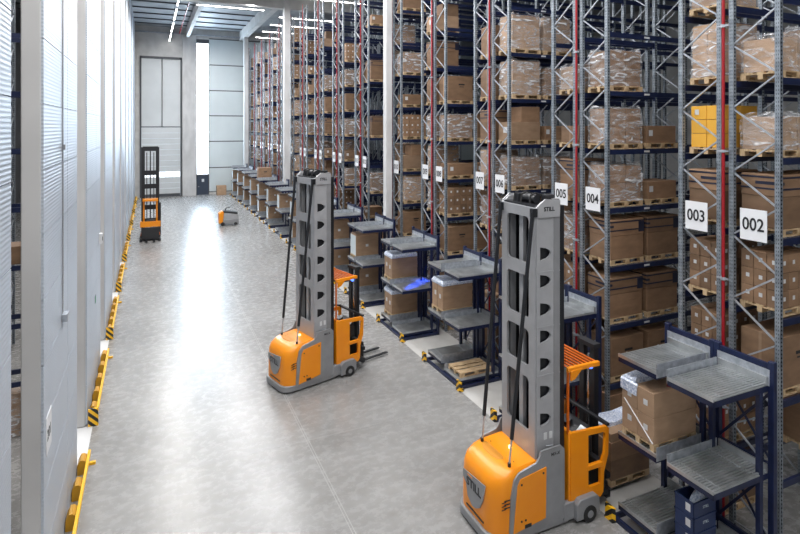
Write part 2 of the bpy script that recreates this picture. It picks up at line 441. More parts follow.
# aisle number signs
for num, y in ROWY.items():
    cy = y + (.50 if num % 2 else .44)
    s_ = thing('aisle_sign', 'white square sign reading %03d on the end of its rack row' % num, 'sign', (RX - .03, cy, 6.36), 0, 'rack row number signs')
    MB().box(-.008, .008, -.265, .265, -.31, .31).build('sign_plate', 'sign_white', s_)
    text('lettering', '%03d' % num, .35, frame((-.012, 0, 0), (0, -1, 0), (0, 0, 1)) @ Matrix.Diagonal((.84, 1, 1, 1)), 'ink', s_, .002, .005)
    MB().box(.008, .025, -.02, .02, -.28, .28).build('bracket', 'galvanised', s_)
# sprinkler risers between back-to-back rows
sp = thing('sprinkler_riser')
MB().cyl((0, 0, 0), (0, 0, 17.9), .031, 12).build('pipe', 'red_pipe', sp, smooth=True)
c0 = None
for z in (2.5, 5.15, 7.8, 10.4, 13, 15.6):
    if c0 is None: c0 = o = MB().cyl((0, 0, -.03), (0, 0, .03), .05, 12).box(-.02, .02, .0, .14, -.015, .015).box(-.02, .02, -.12, 0, -.015, .015).build('pipe_clamp', 'galvanised', sp)
    else: o = c0.copy(); COL.objects.link(o)
    o.location = (0, 0, z)
SPK = Kit(sp)
for k in range(NP):
    if k in (4, 9, 14): SPK.put((10.92, 7.66 + PITCH * k, 0), 0, 'red vertical sprinkler pipe right beside the %s concrete pillar' % {4: 'nearer', 9: 'middle', 14: 'farthest'}[k], 'pipe', 'red sprinkler risers')
    else: SPK.put((10.86, 7.66 + PITCH * k, 0), 0, 'red vertical sprinkler pipe between the racks signed %03d and %03d' % (2 + 2 * k, 3 + 2 * k), 'pipe', 'red sprinkler risers')

# ------------------------------------------------------------------ pallets and loads
def make_pallet(detail):
    r = thing('euro_pallet')
    ys = (-.4 + .0725, -.2, 0, .2, .4 - .0725); ws = (.145, .1, .145, .1, .145)
    if detail:
        for y, wd in zip(ys, ws): MB().box(-.6, .6, y - wd / 2, y + wd / 2, .122, .144).build('deck_board', 'pallet_wood', r)
        for x in (-.5275, 0, .5275): MB().box(x - .0725, x + .0725, -.4, .4, .1, .122).build('cross_board', 'pallet_wood', r)
        for x in (-.5275, 0, .5275):
            for y in (-.35, 0, .35): MB().box(x - .0725, x + .0725, y - .05, y + .05, .022, .1).build('block', 'pallet_wood', r)
        for y in (-.35, 0, .35): MB().box(-.6, .6, y - .05, y + .05, 0, .022).build('bottom_board', 'pallet_wood', r)
        return r
    m = MB()
    for y, wd in zip(ys, ws): m.box(-.6, .6, y - wd / 2, y + wd / 2, .122, .144)
    for x in (-.5275, 0, .5275):
        m.box(x - .0725, x + .0725, -.4, .4, .1, .122)
        for y in (-.35, 0, .35): m.box(x - .0725, x + .0725, y - .05, y + .05, .022, .1)
    for y in (-.35, 0, .35): m.box(-.6, .6, y - .05, y + .05, 0, .022)
    COLr = r; bpy.data.objects.remove(r)
    return m.build('euro_pallet', 'pallet_wood')
PD, PS = Kit(make_pallet(True)), Kit(make_pallet(False))

def stack(r, nx, ny, nz, lx, ly, lz, m='carton', labels=True, gap=.006, merge=False):
    dx, dy, dz = lx / nx, ly / ny, lz / nz; first = None; mm = MB()
    for i in range(nx):
        for jj in range(ny):
            for kk in range(nz):
                edge = i in (0, nx - 1) or jj in (0, ny - 1) or kk == nz - 1
                if not edge: continue
                x, y, z = -lx / 2 + dx * i, -ly / 2 + dy * jj, dz * kk
                if merge: mm.box(x + gap, x + dx - gap, y + gap, y + dy - gap, z + gap * .5, z + dz - gap)
                else:
                    if first is None: first = o = MB().box(gap, dx - gap, gap, dy - gap, gap * .5, dz - gap).build('carton', m, r, bevel=.006)
                    else: o = first.copy(); COL.objects.link(o)
                    o.location = (x, y, z)
    if merge: mm.build('carton_stack', m, r)
    if labels:
        fa = fb = None
        for kk in range(nz):
            for i in range(nx):
                if fa is None: fa = o = MB().box(-.035, .035, -.004, .004, -.04, .04).build('shipping_label', 'white_label', r)
                else: o = fa.copy(); COL.objects.link(o)
                o.location = (-lx / 2 + dx * (i + .5), -ly / 2 + gap, dz * (kk + .55))
            for jj in range(ny):
                if fb is None: fb = o = MB().box(-.004, .004, -.035, .035, -.04, .04).build('shipping_label', 'white_label', r)
                else: o = fb.copy(); COL.objects.link(o)
                o.location = (-lx / 2 + gap, -ly / 2 + dy * (jj + .45), dz * (kk + .55))
def jitter_box(lx, ly, z0, z1, seed, n=7, amp=.03):     # soft wrapped bulk: rings of a slightly crumpled box
    q = random.Random(seed); rings = []
    for k in range(n + 1):
        t = k / n; sh = 1 - (.10 if k == n else .03 * q.random()); z = z0 + (z1 - z0) * t; ring = []
        pts = [(-1, -1), (-.4, -1), (.3, -1), (1, -1), (1, -.3), (1, .4), (1, 1), (.3, 1), (-.4, 1), (-1, 1), (-1, .4), (-1, -.3)]
        for a, b in pts: ring.append((a * lx / 2 * sh + q.uniform(-amp, amp) * .5, b * ly / 2 * sh + q.uniform(-amp, amp) * .5, z + (q.uniform(-amp, amp) * 2 if k == n else 0)))
        rings.append(ring)
    return rings
def load_proto(kind):
    r = thing('carton_load')
    if kind == 'straps':                              # tall box with dark straps and creased lid
        MB().box(-.59, .59, -.39, .39, 0, .80).build('carton', 'carton', r, bevel=.012)
        MB().box(-.6, .6, -.4, .4, .62, 1.06).build('carton_lid', 'carton', r, bevel=.02)
        for z in (.985, .76): MB().box(-.604, .604, -.404, .404, z, z + .035).build('strap', 'navy_tape', r)
        MB().box(.40, .605, -.405, -.3, .70, .98).build('printed_patch', 'navy_tape', r); MB().box(-.605, -.5, -.405, .1, .86, .92).build('printed_band', 'navy_tape', r)
    elif kind == 'small':
        stack(r, 4, 3, 3, 1.18, .78, 1.05)
    elif kind == 'small_far':
        stack(r, 4, 3, 3, 1.18, .78, 1.05, merge=True)
    elif kind == 'yellow':
        stack(r, 2, 2, 3, 1.16, .76, .92, 'yellow_carton', labels=False)
        MB().box(-.583, -.573, .18, .28, .72, .84).build('shipping_label', 'white_label', r)
    elif kind == 'wrapped':
        stack(r, 2, 2, 2, 1.12, .74, .95, labels=False, merge=True)
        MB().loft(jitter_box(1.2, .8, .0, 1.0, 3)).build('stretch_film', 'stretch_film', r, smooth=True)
    elif kind == 'wrapped_low':
        stack(r, 2, 1, 1, 1.14, .74, .66, 'carton_light', labels=False)
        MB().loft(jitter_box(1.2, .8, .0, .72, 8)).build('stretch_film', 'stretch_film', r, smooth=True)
    elif kind == 'wrapped_tall':
        stack(r, 1, 2, 1, 1.14, .74, 1.16, 'carton_light', labels=False)
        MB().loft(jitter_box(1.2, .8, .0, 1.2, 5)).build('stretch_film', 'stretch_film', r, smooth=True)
    elif kind == 'low':
        MB().box(-.55, .55, -.37, .37, 0, .48).build('carton', 'carton', r, bevel=.01)
        MB().box(-.551, .551, -.03, .03, .0, .482).build('tape', 'carton_light', r)
        MB().box(-.5, -.36, -.375, -.369, .2, .36).build('shipping_label', 'white_label', r)
    elif kind == 'plain':
        MB().box(-.59, .59, -.39, .39, 0, 1.0).build('carton', 'carton', r, bevel=.012)
        MB().box(-.591, .591, -.03, .03, .0, 1.003).build('tape', 'carton_light', r)
        MB().box(-.1, .18, -.396, -.389, .62, .68).box(-.06, .14, -.396, -.389, .54, .57).build('print', 'ink', r)
    elif kind == 'twotier':
        MB().box(-.59, .59, -.39, .39, 0, .62).build('carton', 'carton_light', r, bevel=.01)
        MB().box(-.2, .58, -.38, .36, .62, 1.14).build('carton', 'carton', r, bevel=.01)
        MB().box(-.596, -.589, -.2, .1, .25, .45).build('shipping_label', 'white_label', r)
    elif kind == 'bubbletop':                         # station load: cartons under a bubble-wrap sheet
        MB().box(-.59, .59, -.38, .38, 0, .90).build('carton', 'carton_light', r, bevel=.012)
        MB().box(-.593, .593, -.015, .015, 0, .905).build('tape', 'carton', r)
        MB().loft(jitter_box(1.22, .80, .80, .95, 4, 2, .015)).build('bubble_wrap', 'bubble_wrap', r)
        MB().box(-.595, -.588, .08, .2, .4, .55).build('shipping_label', 'white_label', r); MB().box(-.595, -.588, -.25, -.14, .35, .5).build('shipping_label', 'white_label', r)
    elif kind == 'station':
        MB().box(-.59, .59, -.38, .38, 0, .96).build('carton', 'carton_light', r, bevel=.012)
        MB().box(-.57, .57, -.36, .36, .96, 1.02).build('top_sheet', 'carton', r, bevel=.01)
        MB().box(-.594, -.586, -.37, .37, .0, .95).build('protective_card', 'tinted_card', r)
        MB().box(-.08, .06, -.386, -.379, .4, .52).build('shipping_label', 'white_label', r)
    return r
KINDS = {}
def put_load(kind, loc, label, group):
    if kind not in KINDS: KINDS[kind] = Kit(load_proto(kind))
    return KINDS[kind].put(loc, 0, label, 'cartons', group)
desc = {'straps': 'lidded brown box with dark straps', 'small': 'small brown cartons with white labels', 'small_far': 'small brown cartons with white labels',
        'yellow': 'stack of yellow boxes', 'wrapped': 'film-wrapped brown carton stack', 'wrapped_low': 'low film-wrapped brown cartons', 'wrapped_tall': 'tall pale carton in crumpled film',
        'low': 'single low brown carton', 'plain': 'large plain brown carton', 'twotier': 'wide carton with another on top'}
lvn = ['floor level', 'first beam level', 'second beam level', 'third beam level', 'fourth beam level', 'fifth beam level', 'sixth beam level', 'seventh beam level', 'eighth beam level', 'ninth beam level', 'tenth beam level']
FIX = {(4, 0): {6: 'wrapped', 5: 'wrapped', 4: 'wrapped', 3: 'straps', 2: 'straps', 1: 'plain', 0: 'plain', 7: None},
       (4, 1): {6: None, 5: 'low', 4: 'low', 3: 'straps', 2: 'straps', 1: 'plain', 0: 'plain', 7: None},
       (2, 0): {7: 'low', 6: 'wrapped_low', 5: 'wrapped_low', 4: 'straps', 3: 'small', 2: 'plain', 1: None, 0: None},
       (2, 1): {7: None, 6: 'wrapped', 5: 'wrapped_low', 4: 'straps', 3: 'low', 2: 'plain', 1: 'plain', 0: None},
       (3, 0): {7: 'wrapped_low', 6: 'wrapped_tall', 5: 'yellow', 4: 'straps', 3: 'small', 2: 'small', 1: 'small', 0: 'plain'},
       (6, 0): {7: 'wrapped_tall', 6: 'wrapped_tall', 5: 'twotier', 4: 'wrapped', 3: 'wrapped', 2: 'plain', 1: 'plain', 0: 'straps', 8: None},
       (6, 1): {7: 'wrapped_tall', 6: 'wrapped', 5: 'low', 4: 'wrapped', 3: 'small', 2: 'plain', 1: 'plain', 0: 'plain', 8: None},
       (5, 0): {7: None, 6: 'wrapped_low', 5: 'low', 4: 'straps', 3: 'wrapped', 2: 'small', 1: 'small', 0: 'plain'},
       (8, 0): {8: None, 7: None, 6: 'plain', 5: 'wrapped', 4: 'low', 3: 'small', 2: 'plain', 1: 'plain', 0: 'plain'},
       (8, 1): {8: None, 7: None, 6: None, 5: 'plain', 4: 'low', 3: 'small', 2: 'plain', 1: 'plain', 0: 'plain'}}
for num, y in ROWY.items():
    k = (num - 2) // 2; far = num % 2
    slots = (0, 1) if (not far and k <= 3) else (0,)
    for s_ in slots:
        for L, z in enumerate(LEV):
            dist = .4131 * 11.6 + .9107 * y
            if z > 8.3 + 127 * dist / 551: continue
            if L == 0 and k >= 4: continue
            kd = FIX.get((num, s_), {}).get(L, 'rnd')
            if kd == 'rnd':
                if rnd.random() > (.78 if not far else .70) - (.25 if L >= 8 else 0): continue
                kd = rnd.choice(['plain', 'small_far', 'wrapped', 'low', 'straps', 'wrapped', 'wrapped_tall', 'wrapped_tall', 'twotier', 'plain'])
            if not kd: continue
            x = RX + .81 + s_ * 1.36; yc = y + .46; jx = rnd.uniform(-.03, .03)
            side = ('nearest the hall' if s_ == 0 else 'farther in')
            where = '%s of rack %03d' % (lvn[L], num)
            kit = PD if (k <= 1) else PS
            kit.put((x + jx, yc, z + .006), 0, 'wooden pallet on %s, %s' % (where, side), 'pallet', 'pallets in the racks')
            put_load(kd, (x + jx, yc, z + .152), '%s on %s, %s' % (desc[kd], where, side), 'carton loads in the racks')

# ------------------------------------------------------------------ transfer stations in front of the racks
def make_station():
    r = thing('transfer_station')
    rib = MB()
    for i in range(15): rib.box(0, 1.45, -.455 + i * .062, -.423 + i * .062, 0, .03)
    rib.box(0, 1.48, -.475, .475, -.02, 0); rib.box(-.01, .02, -.475, .475, -.03, .034)
    rib.box(.20, .225, -.46, .46, .0, .036).box(1.12, 1.145, -.46, .46, .0, .036).box(1.44, 1.48, -.475, .475, 0, .15)
    deck0 = None
    for z in (.30, 1.90, 3.52):
        for cy in (-.605, .59):
            if deck0 is None:
                deck0 = o = rib.build('deck', 'deck_steel', r)
                df0 = f = MB().box(.0, 1.49, -.475, -.425, -.13, -.02).box(0, 1.49, .425, .475, -.13, -.02).box(.0, .05, -.475, .475, -.13, -.02).box(.7, .75, -.475, .475, -.12, -.02).build('deck_frame', 'navy_steel', r)
            else:
                o = deck0.copy(); COL.objects.link(o); f = df0.copy(); COL.objects.link(f)
            zz = z + (.12 if (z < 1 and cy > 0) else 0) - (.06 if (z < 1 and cy < 0) else 0)
            o.location = (0, cy, zz); f.location = (0, cy, zz)
            s_ = -1 if cy > 0 else 1
            MB().box(0, 1.4, cy + s_ * .478 - .006, cy + s_ * .478 + .006, zz - .1, zz + .17).build('side_guide', 'galvanised', r)
    p0 = MB().box(-.05, .05, -.055, .055, 0, 3.95)
    first = None
    for y in (-1.13, -.06, .06, 1.12):
        if first is None: first = o = p0.build('post', 'navy_steel', r, bevel=.006)
        else: o = first.copy(); COL.objects.link(o)
        o.location = (1.54, y, 0)
    q0 = None
    for y in (-1.04, -.10, .10, 1.03):
        if q0 is None: q0 = o = MB().box(-.045, .045, -.045, .045, 0, 3.42).build('front_post', 'navy_steel', r, bevel=.005)
        else: o = q0.copy(); COL.objects.link(o)
        o.location = (1.30, y, 0)
    for a, b in ((-1.13, -.06), (.06, 1.12)):
        MB().box(1.51, 1.57, a, b, 3.78, 3.90).build('top_rail', 'navy_steel', r)
        MB().box(1.485, 1.495, a + .02, b - .02, 3.5, 3.80).build('back_plate', 'galvanised', r)
        for z in (1.95, .35): MB().box(1.51, 1.57, a, b, z, z + .1).build('cross_rail', 'navy_steel', r)
        for za, zb in ((.45, 1.95), (2.05, 3.4)):
            MB().bar((1.55, a, za), (1.55, b, zb), .05, .012, (1, 0, 0)).build('cross_strut', 'navy_steel', r)
            MB().bar((1.52, b, za), (1.52, a, zb), .05, .012, (1, 0, 0)).build('cross_strut', 'navy_steel', r)
    MB().box(-.06, .0, -1.2, 1.2, .02, .12).build('front_rail', 'navy_steel', r)
    for y in (-1.17, .0, 1.17): MB().box(0, 1.46, y - .03, y + .03, .01, .11).build('floor_rail', 'navy_steel', r)
    for y in (-1.21, 1.21):
        g_ = MB().prism([(-.14, y - .11), (-.05, y - .14), (.04, y - .11), (.04, y + .11), (-.05, y + .14), (-.14, y + .11)], 'z', 0, .05)
        g_.prism([(-.13, y - .10), (-.06, y - .13), (-.06, y + .13), (-.13, y + .10)], 'z', 0, .30)
        g_.build('corner_guard', 'hazard_stripes', r)
    return r
ST = Kit(make_station())
SY = {}
for k in range(NP):
    SY[k] = 7.57 + PITCH * k
    ST.put((8.95, SY[k], 0), 0, 'navy two-lane transfer station with steel decks in front of racks %03d and %03d' % (2 + 2 * k, 3 + 2 * k), 'station', 'pallet transfer stations along the racks')
def on_station(k, lane, lev, kind, lab, kit=PS):
    zz = {(0, 'L'): .42, (0, 'R'): .24, (1, 'L'): 1.90, (1, 'R'): 1.90}[(lev, lane)] + .027
    x = 8.95 + .70; y = SY[k] + (.59 if lane == 'L' else -.605)
    if kit: kit.put((x, y, zz), 0, 'wooden pallet %s' % lab[1], 'pallet', 'pallets on the transfer stations')
    if kind: put_load(kind, (x, y, zz + .146), lab[0], 'carton loads on the transfer stations')
for k in range(1, NP):
    nm = 'station before racks %03d and %03d' % (2 + 2 * k, 3 + 2 * k)
    for lev in (0, 1):
        if k == 1 and lev == 1: continue
        if k == 2 and lev == 0: continue
        if k == 8 and lev == 0: continue
        kd = 'bubbletop' if k in (1, 2, 3) else 'station'
        pl = 'lower' if lev == 0 else 'middle'
        on_station(k, 'L', lev, kd, ('%s on %s deck, %s' % ('bubble-wrapped brown carton' if k < 4 else 'pale-fronted brown carton', pl, nm), 'under cartons on the %s deck of the %s' % (pl, nm)), PD if k < 4 else PS)
on_station(2, 'R', 0, None, ('', 'lying empty on the low deck left of the large grey reach truck'), PD)
# near load of four long cartons with strap
PD.put((9.57, SY[0] + .59, 1.927), 0, 'wooden pallet under the strapped cartons on the nearest station', 'pallet', 'pallets on the transfer stations')
r = thing('carton_load', 'four long brown cartons with diagonal white tape and bubble wrap on the nearest station', 'cartons', (9.57, SY[0] + .59, 2.073), 0, 'carton loads on the transfer stations')
for y in (-.4, 0):
    for z in (0, .5): MB().box(-.6, .6, y + .004, y + .396, z + .002, z + .497).build('carton', 'carton_light', r, bevel=.008)
for y in (-.2, .2):
    for z in (.27, .76): MB().box(-.604, -.598, y - .05, y + .05, z - .06, z + .05).build('shipping_label', 'white_label', r)
MB().bar((-.606, .33, .62), (-.606, -.38, .02), .012, .03, (1, 0, 0)).build('tape', 'white_label', r)
MB().loft(jitter_box(1.0, .36, .98, 1.09, 11, 2, .03)).build('bubble_wrap', 'bubble_wrap', r, loc=(-.08, .24, 0))
MB().loft([[(-.62, .02, .78), (-.60, .02, .78), (-.60, .42, .80), (-.62, .42, .80)], [(-.62, .0, 1.0), (-.58, .0, 1.03), (-.58, .42, 1.03), (-.62, .42, 1.0)]]).build('bubble_wrap_flap', 'bubble_wrap', r)
# scanner on top
sc_ = thing('hand_scanner', 'small red hand scanner lying on the cartons of the nearest station', 'scanner', (9.55, SY[0] + .22, 3.085), R(30))
MB().box(-.02, .02, -.09, .05, 0, .035).build('grip', 'black_steel', sc_, bevel=.006)
MB().box(-.045, .045, .04, .12, 0, .05).build('scanner_head', 'red_pipe', sc_, bevel=.01)
# stack of blue bins
b = thing('storage_bin')
m_ = MB(); m_.box(-.29, .29, -.19, .19, 0, .012)
m_.box(-.30, -.285, -.2, .2, 0, .28).box(.285, .30, -.2, .2, 0, .28).box(-.3, .3, -.2, -.185, 0, .28).box(-.3, .3, .185, .2, 0, .28)
m_.build('bin_body', 'bin_blue', b, bevel=.004)
MB().box(-.31, -.28, -.21, .21, .25, .28).box(.28, .31, -.21, .21, .25, .28).box(-.31, .31, -.21, -.18, .25, .28).box(-.31, .31, .18, .21, .25, .28).build('rim', 'bin_blue', b, bevel=.004)
MB().box(-.303, -.3, -.13, -.03, .08, .22).build('bin_label', 'white_label', b)
text('lettering', 'STILL', .07, frame((.02, -.2025, .15), (1, 0, 0), (0, 0, 1)), 'tinted_card', b)
BK = Kit(b)
for i, w_ in enumerate(('lowest', 'second lowest', 'second highest', 'topmost')):
    BK.put((9.36, 7.16, .268 + i * .285), 0, 'navy plastic storage bin, %s of the stack on the nearest station' % w_, 'bin', 'stacked navy bins')
bw = MB().loft([[( .25 * s * math.cos(t), .15 * s * math.sin(t), z + .02 * math.sin(5 * t)) for t in [i * math.pi / 6 for i in range(12)]] for s, z in ((.8, 0), (1, .1), (.75, .22), (.3, .28))]).build('bubble_wrap_bag', 'bubble_wrap', None, smooth=True, loc=(9.46, 7.14, .268 + 3 * .285 + .012))
tag(bw, 'crumpled clear bubble wrap stuffed in the topmost navy bin', 'bubble wrap')

# ------------------------------------------------------------------ very narrow aisle truck
def make_truck():
    r = thing('reach_truck')
    # chassis skirt with rounded rear
    def outline(x1, hw, rr, x0=0, n=8):
        pts = [(x1, -hw), (x1, hw)]
        for i in range(n + 1):
            a = R(90 + 90 * i / n); pts.append((x0 + rr + rr * math.cos(a), hw - rr + rr * math.sin(a)))
        for i in range(n + 1):
            a = R(180 + 90 * i / n); pts.append((x0 + rr + rr * math.cos(a), -hw + rr + rr * math.sin(a)))
        return pts
    MB().prism(outline(1.75, .71, .32, -.17), 'z', .05, .24).build('chassis_skirt', 'truck_grey', r, bevel=.02)
    MB().prism(outline(1.62, .60, .3, .06), 'z', .02, .12).build('underbody', 'black_steel', r)
    # orange hood, domed
    rings = []
    for z, inset, xe in ((.24, .0, 1.0), (.75, .0, 1.0), (1.12, .015, 1.0), (1.26, .05, 1.0), (1.35, .12, 1.0), (1.40, .21, 1.0)):
        pts = []
        hw, rr, x0 = .70 - inset * .5, .34, -.11 + inset * 1.25
        for (x, y) in outline(xe, hw, rr, x0):
            pts.append((x, y, z + (.07 * min(1, max(0, x)) if z > 1.1 else 0)))
        rings.append(pts)
    MB().loft(rings).build('hood', 'orange_paint', r, smooth=True)
    # darker ellipse on hood top: a hollow's shade put into the colour
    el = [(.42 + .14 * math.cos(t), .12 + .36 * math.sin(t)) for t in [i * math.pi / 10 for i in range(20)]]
    MB().prism(el, 'z', 1.33, 1.434).build('hood_hollow_shade', 'hood_shade', r, bevel=.01)
    MB().cyl((.78, .0, 1.40), (.78, 0, 1.50), .045, 12, .035).build('beacon_lamp', 'beacon', r, smooth=True)
    for y in (-.42, .40): MB().cyl((.56, y, 1.38), (.56, y, 1.445), .014, 8).build('hood_bolt', 'black_steel', r)
    # rear badge
    sh = [(-.27, 1.03), (.27, 1.03), (.26, .90), (.12, .84), (.10, .60), (-.02, .5), (-.12, .60), (-.22, .72)]
    bd = thing('rear_badge', loc=(-.11, 0, 0)); bd.parent = r
    sh = [(-.42, 1.12), (.42, 1.02), (.42, .86), (.30, .78), (.24, .55), (.06, .44), (-.08, .47), (-.22, .56), (-.34, .78)]
    plate('badge_plate', [(-a, z) for a, z in sh], [], .02, frame((-.012, 0, 0), (0, -1, 0), (0, 0, 1)), 'truck_grey', bd)
    text('lettering', 'STILL', .24, frame((-.026, -.0, .86), (0, -1, 0), (0, 0, 1)), 'ink', bd, .003, .005)
    MB().box(-.026, -.012, .05, .24, .995, 1.02).build('orange_flash', 'orange_paint', bd)
    vs = MB()
    for i in range(3): vs.box(.08, .18, -.703, -.695, .74 + .07 * i, .755 + .07 * i)
    vs.build('vent_slot', 'black_steel', r)
    vv = MB()
    for i in range(3): vv.box(.14, .28, -.708, -.694, .76 + .07 * i, .78 + .07 * i)
    vv.build('side_vent', 'black_steel', r)
    MB().box(-.13, -.09, -.35, .30, .33, .355).build('rear_slot', 'black_steel', r)
    for s in (-1, 1):
        out = [(.24, .18), (1.62, .18), (1.62, 1.62), (1.52, 1.72), (1.02, 1.70), (.98, 1.58), (.90, 1.49), (.48, 1.40), (.36, 1.28), (.28, .95)]
        mt = frame((0, s * .712, 0), (1, 0, 0), (0, 0, 1))
        plate('side_panel', out, [], .04, mt, 'truck_grey', r, .012)
        pan = [(.33, .24), (1.12, .34), (1.14, 1.37), (.50, 1.28), (.43, 1.16)]
        o = plate('battery_door', pan, [], .02, frame((0, s * .738, 0), (1, 0, 0), (0, 0, 1)), 'orange_paint', r, .006)
        k_ = MB()
        for x, z in ((.52, .44), (.62, .44), (.52, 1.17), (1.06, 1.27)): k_.cyl((x, s * .745, z), (x, s * .757, z), .022, 8)
        k_.build('latch', 'black_steel', o)
        MB().box(.60, .76, s * .75 - .004, s * .75 + .004, .28, .35).build('foot_slot', 'black_steel', o)
    text('lettering', 'MX-X', .09, frame((1.38, -.737, 1.58), (1, 0, 0), (0, 0, 1)), 'ink', r, .002, .001)
    # low frame and wheel arms
    MB().box(1.6, 2.3, -.60, .60, .05, .22).build('low_frame', 'black_steel', r)
    for s in (-1, 1):
        MB().box(1.60, 1.98, s * .71 - .03 if s > 0 else -.74, s * .71 + .03 if s > 0 else -.62, .10, .46).build('leg_arm', 'truck_grey', r, bevel=.02)
        yA, yB = (.48, .84) if s > 0 else (-.84, -.48)
        MB().prism([(1.86, .09), (2.40, .09), (2.48, .18), (2.48, .44), (2.40, .52), (1.96, .52), (1.86, .42)], 'y', yA, yB).build('wheel_housing', 'truck_grey', r, bevel=.02)
        w0 = MB().cyl((2.2, s * .80, .175), (2.2, s * .86, .175), .17, 20).build('wheel', 'rubber', r, smooth=True)
        MB().cyl((2.2, s * .85, .175), (2.2, s * .872, .175), .075, 14).build('wheel_hub', 'truck_grey', w0, smooth=True)
    # mast
    X0, X1, HW, Z0, Z1 = 1.0, 1.60, .58, 1.3, 6.75
    bits = [(1.95, 3.05, .06), (3.30, 4.05, .06), (4.30, 5.18, .06), (5.45, 6.42, .06)]
    side = [(X0, Z0), (X1, Z0), (X1, Z1 - .05), (X1 - .1, Z1 + .02), (X0 + .15, Z1), (X0, Z1 - .12)]
    for s in (-1, 1):
        hs = []
        for zc in (2.25, 2.82, 3.39, 3.96, 4.52, 5.10, 5.67, 6.12):
            hole = [(X0 + .09, zc - .13), (X0 + .09, zc + .15)]
            for i in range(7):
                a = R(80 - 160 * i / 6); hole.append((X0 + .12 + .25 * math.cos(a), zc + .01 + .13 * math.sin(a)))
            hs.append(hole)
        hs = hs[:-1]
        plate('mast_side_plate', side, hs, .05, frame((0, s * HW, 0), (1, 0, 0), (0, 0, 1)), 'mast_grey', r, .006)
        MB().box(X1 - .16, X1 - .02, s * HW - .06 if s > 0 else -HW - .04, s * HW + .04 if s > 0 else -HW + .06, Z0, Z1 + .05).build('outer_rail', 'truck_grey', r)
        MB().box(X1 + .0, X1 + .13, s * .53 - .06, s * .53 + .06, .22, 6.65).build('lift_rail', 'black_steel', r)
        MB().box(X0 + .08, X0 + .22, s * (HW - .14) - .05, s * (HW - .14) + .05, Z0, Z1 - .1).build('inner_rail', 'truck_grey', r)
        MB().box(X0 + .07, X0 + .43, s * (HW - .075) - .012, s * (HW - .075) + .012, Z0, Z1 - .16).build('inner_shade_sheet', 'black_steel', r)  # black sheet added behind the cutouts to stand for the dark interior
        MB().cyl((X0 + .32, s * .25, Z0), (X0 + .32, s * .25, 6.3), .045, 12).build('lift_cylinder', 'chrome' if s > 0 else 'black_steel', r, smooth=True)
        MB().box(X0 + .40, X0 + .46, s * .40 - .03, s * .40 + .03, Z0, 6.6).build('chain', 'black_steel', r)
        for z in (3.17, 4.17, 5.30):
            MB().box(X0 - .0, X1, s * (HW + .028) - .004, s * (HW + .028) + .004, z - .014, z + .014).build('weld_seam', 'mast_grey', r)
    # rear face ladder plate: four windows
    outer = [(-HW, Z0), (HW, Z0), (HW, Z1 - .12), (-HW, Z1 - .12)]
    holes = [rrect(-HW + .19, HW - .20, a, b_, .10) for a, b_, _ in bits]
    plate('mast_rear_plate', outer, holes, .05, frame((X0, 0, 0), (0, -1, 0), (0, 0, 1)), 'mast_grey', r, .006)
    MB().box(X0 + .10, X0 + .2, -.02, .12, 1.4, 6.5).build('centre_beam', 'mast_grey', r, bevel=.01)
    MB().box(X0 + .48, X0 + .5, -HW + .05, HW - .05, 1.4, 6.4).build('mast_shade_sheet', 'black_steel', r)  # black sheet across the mast, added so its inside reads as shade
    MB().box(X0 + .02, X1, -HW + .02, HW - .02, Z1 - .14, Z1 - .08).build('mast_head', 'black_steel', r)
    hd = MB()
    hd.cyl((1.25, -.3, Z1 + .02), (1.25, .1, Z1 + .02), .09, 12).cyl((1.42, -.1, Z1 + .03), (1.42, .35, Z1 + .03), .08, 12).box(1.1, 1.5, .15, .3, Z1 - .1, Z1 + .1).box(1.3, 1.55, -.5, -.38, Z1 - .1, Z1 + .12)
    hd.build('chain_pulleys', 'dark_plastic', r, smooth=True)
    hz = MB(); 
    for y in (-.3, 0, .25): hz.tube([(1.05, y, Z1 - .1), (1.1, y + .02, Z1 + .1), (1.25, y + .05, Z1 + .15), (1.45, y + .02, Z1 + .08), (1.55, y, Z1 - .1)], .018, 6)
    hz.build('hydraulic_hose', 'rubber', r)
    cap = [(X0 + .02, Z1 - .32), (X1 - .02, Z1 - .32), (X1 - .01, Z1 + .02), (X0 + .2, Z1 + .06), (X0 + .02, Z1 - .08)]
    for s in (-1, 1): plate('mast_head_cover', cap, [], .03, frame((0, s * (HW + .04), 0), (1, 0, 0), (0, 0, 1)), 'mast_grey', r, .008)
    text('lettering', 'STILL', .12, frame(((X0 + X1) / 2, -HW - .058, Z1 - .15), (1, 0, 0), (0, 0, 1)), 'ink', r, .002, .003)
    # struts from mast head to hood
    for s in (-1, 1):
        a, b_ = Vector((.40, s * .50, 1.47)), Vector((.93, s * .565, 6.55))
        m1 = a.lerp(b_, .10)
        o = MB().cyl(m1, b_, .042, 10).build('mast_strut', 'black_steel', r, smooth=True)
        MB().cyl(a, m1, .02, 8).build('strut_rod', 'galvanised', o)
        MB().cyl(a + Vector((0, 0, -.09)), a + Vector((0, 0, .03)), .035, 10).build('strut_foot', 'black_steel', o)
        MB().box(.90, 1.02, s * .56 - .05, s * .56 + .05, 6.45, 6.62).build('strut_bracket', 'black_steel', o)
    # small labels on the mast foot
    MB().box(1.18, 1.26, -HW - .032, -HW - .025, 1.84, 1.98).box(1.32, 1.40, -HW - .032, -HW - .025, 1.84, 1.98).build('warning_label', 'white_label', r)
    MB().tube([(1.22, -.63, 1.72), (1.36, -.66, 1.72), (1.40, -.66, 1.6), (1.42, -.67, 1.45)], .012, 6).build('hand_grip', 'galvanised', r)
    # cab
    c_ = thing('cab'); c_.parent = r
    MB().box(1.80, 2.86, -.68, .68, .30, .40).build('cab_floor', 'dark_plastic', c_, bevel=.01)
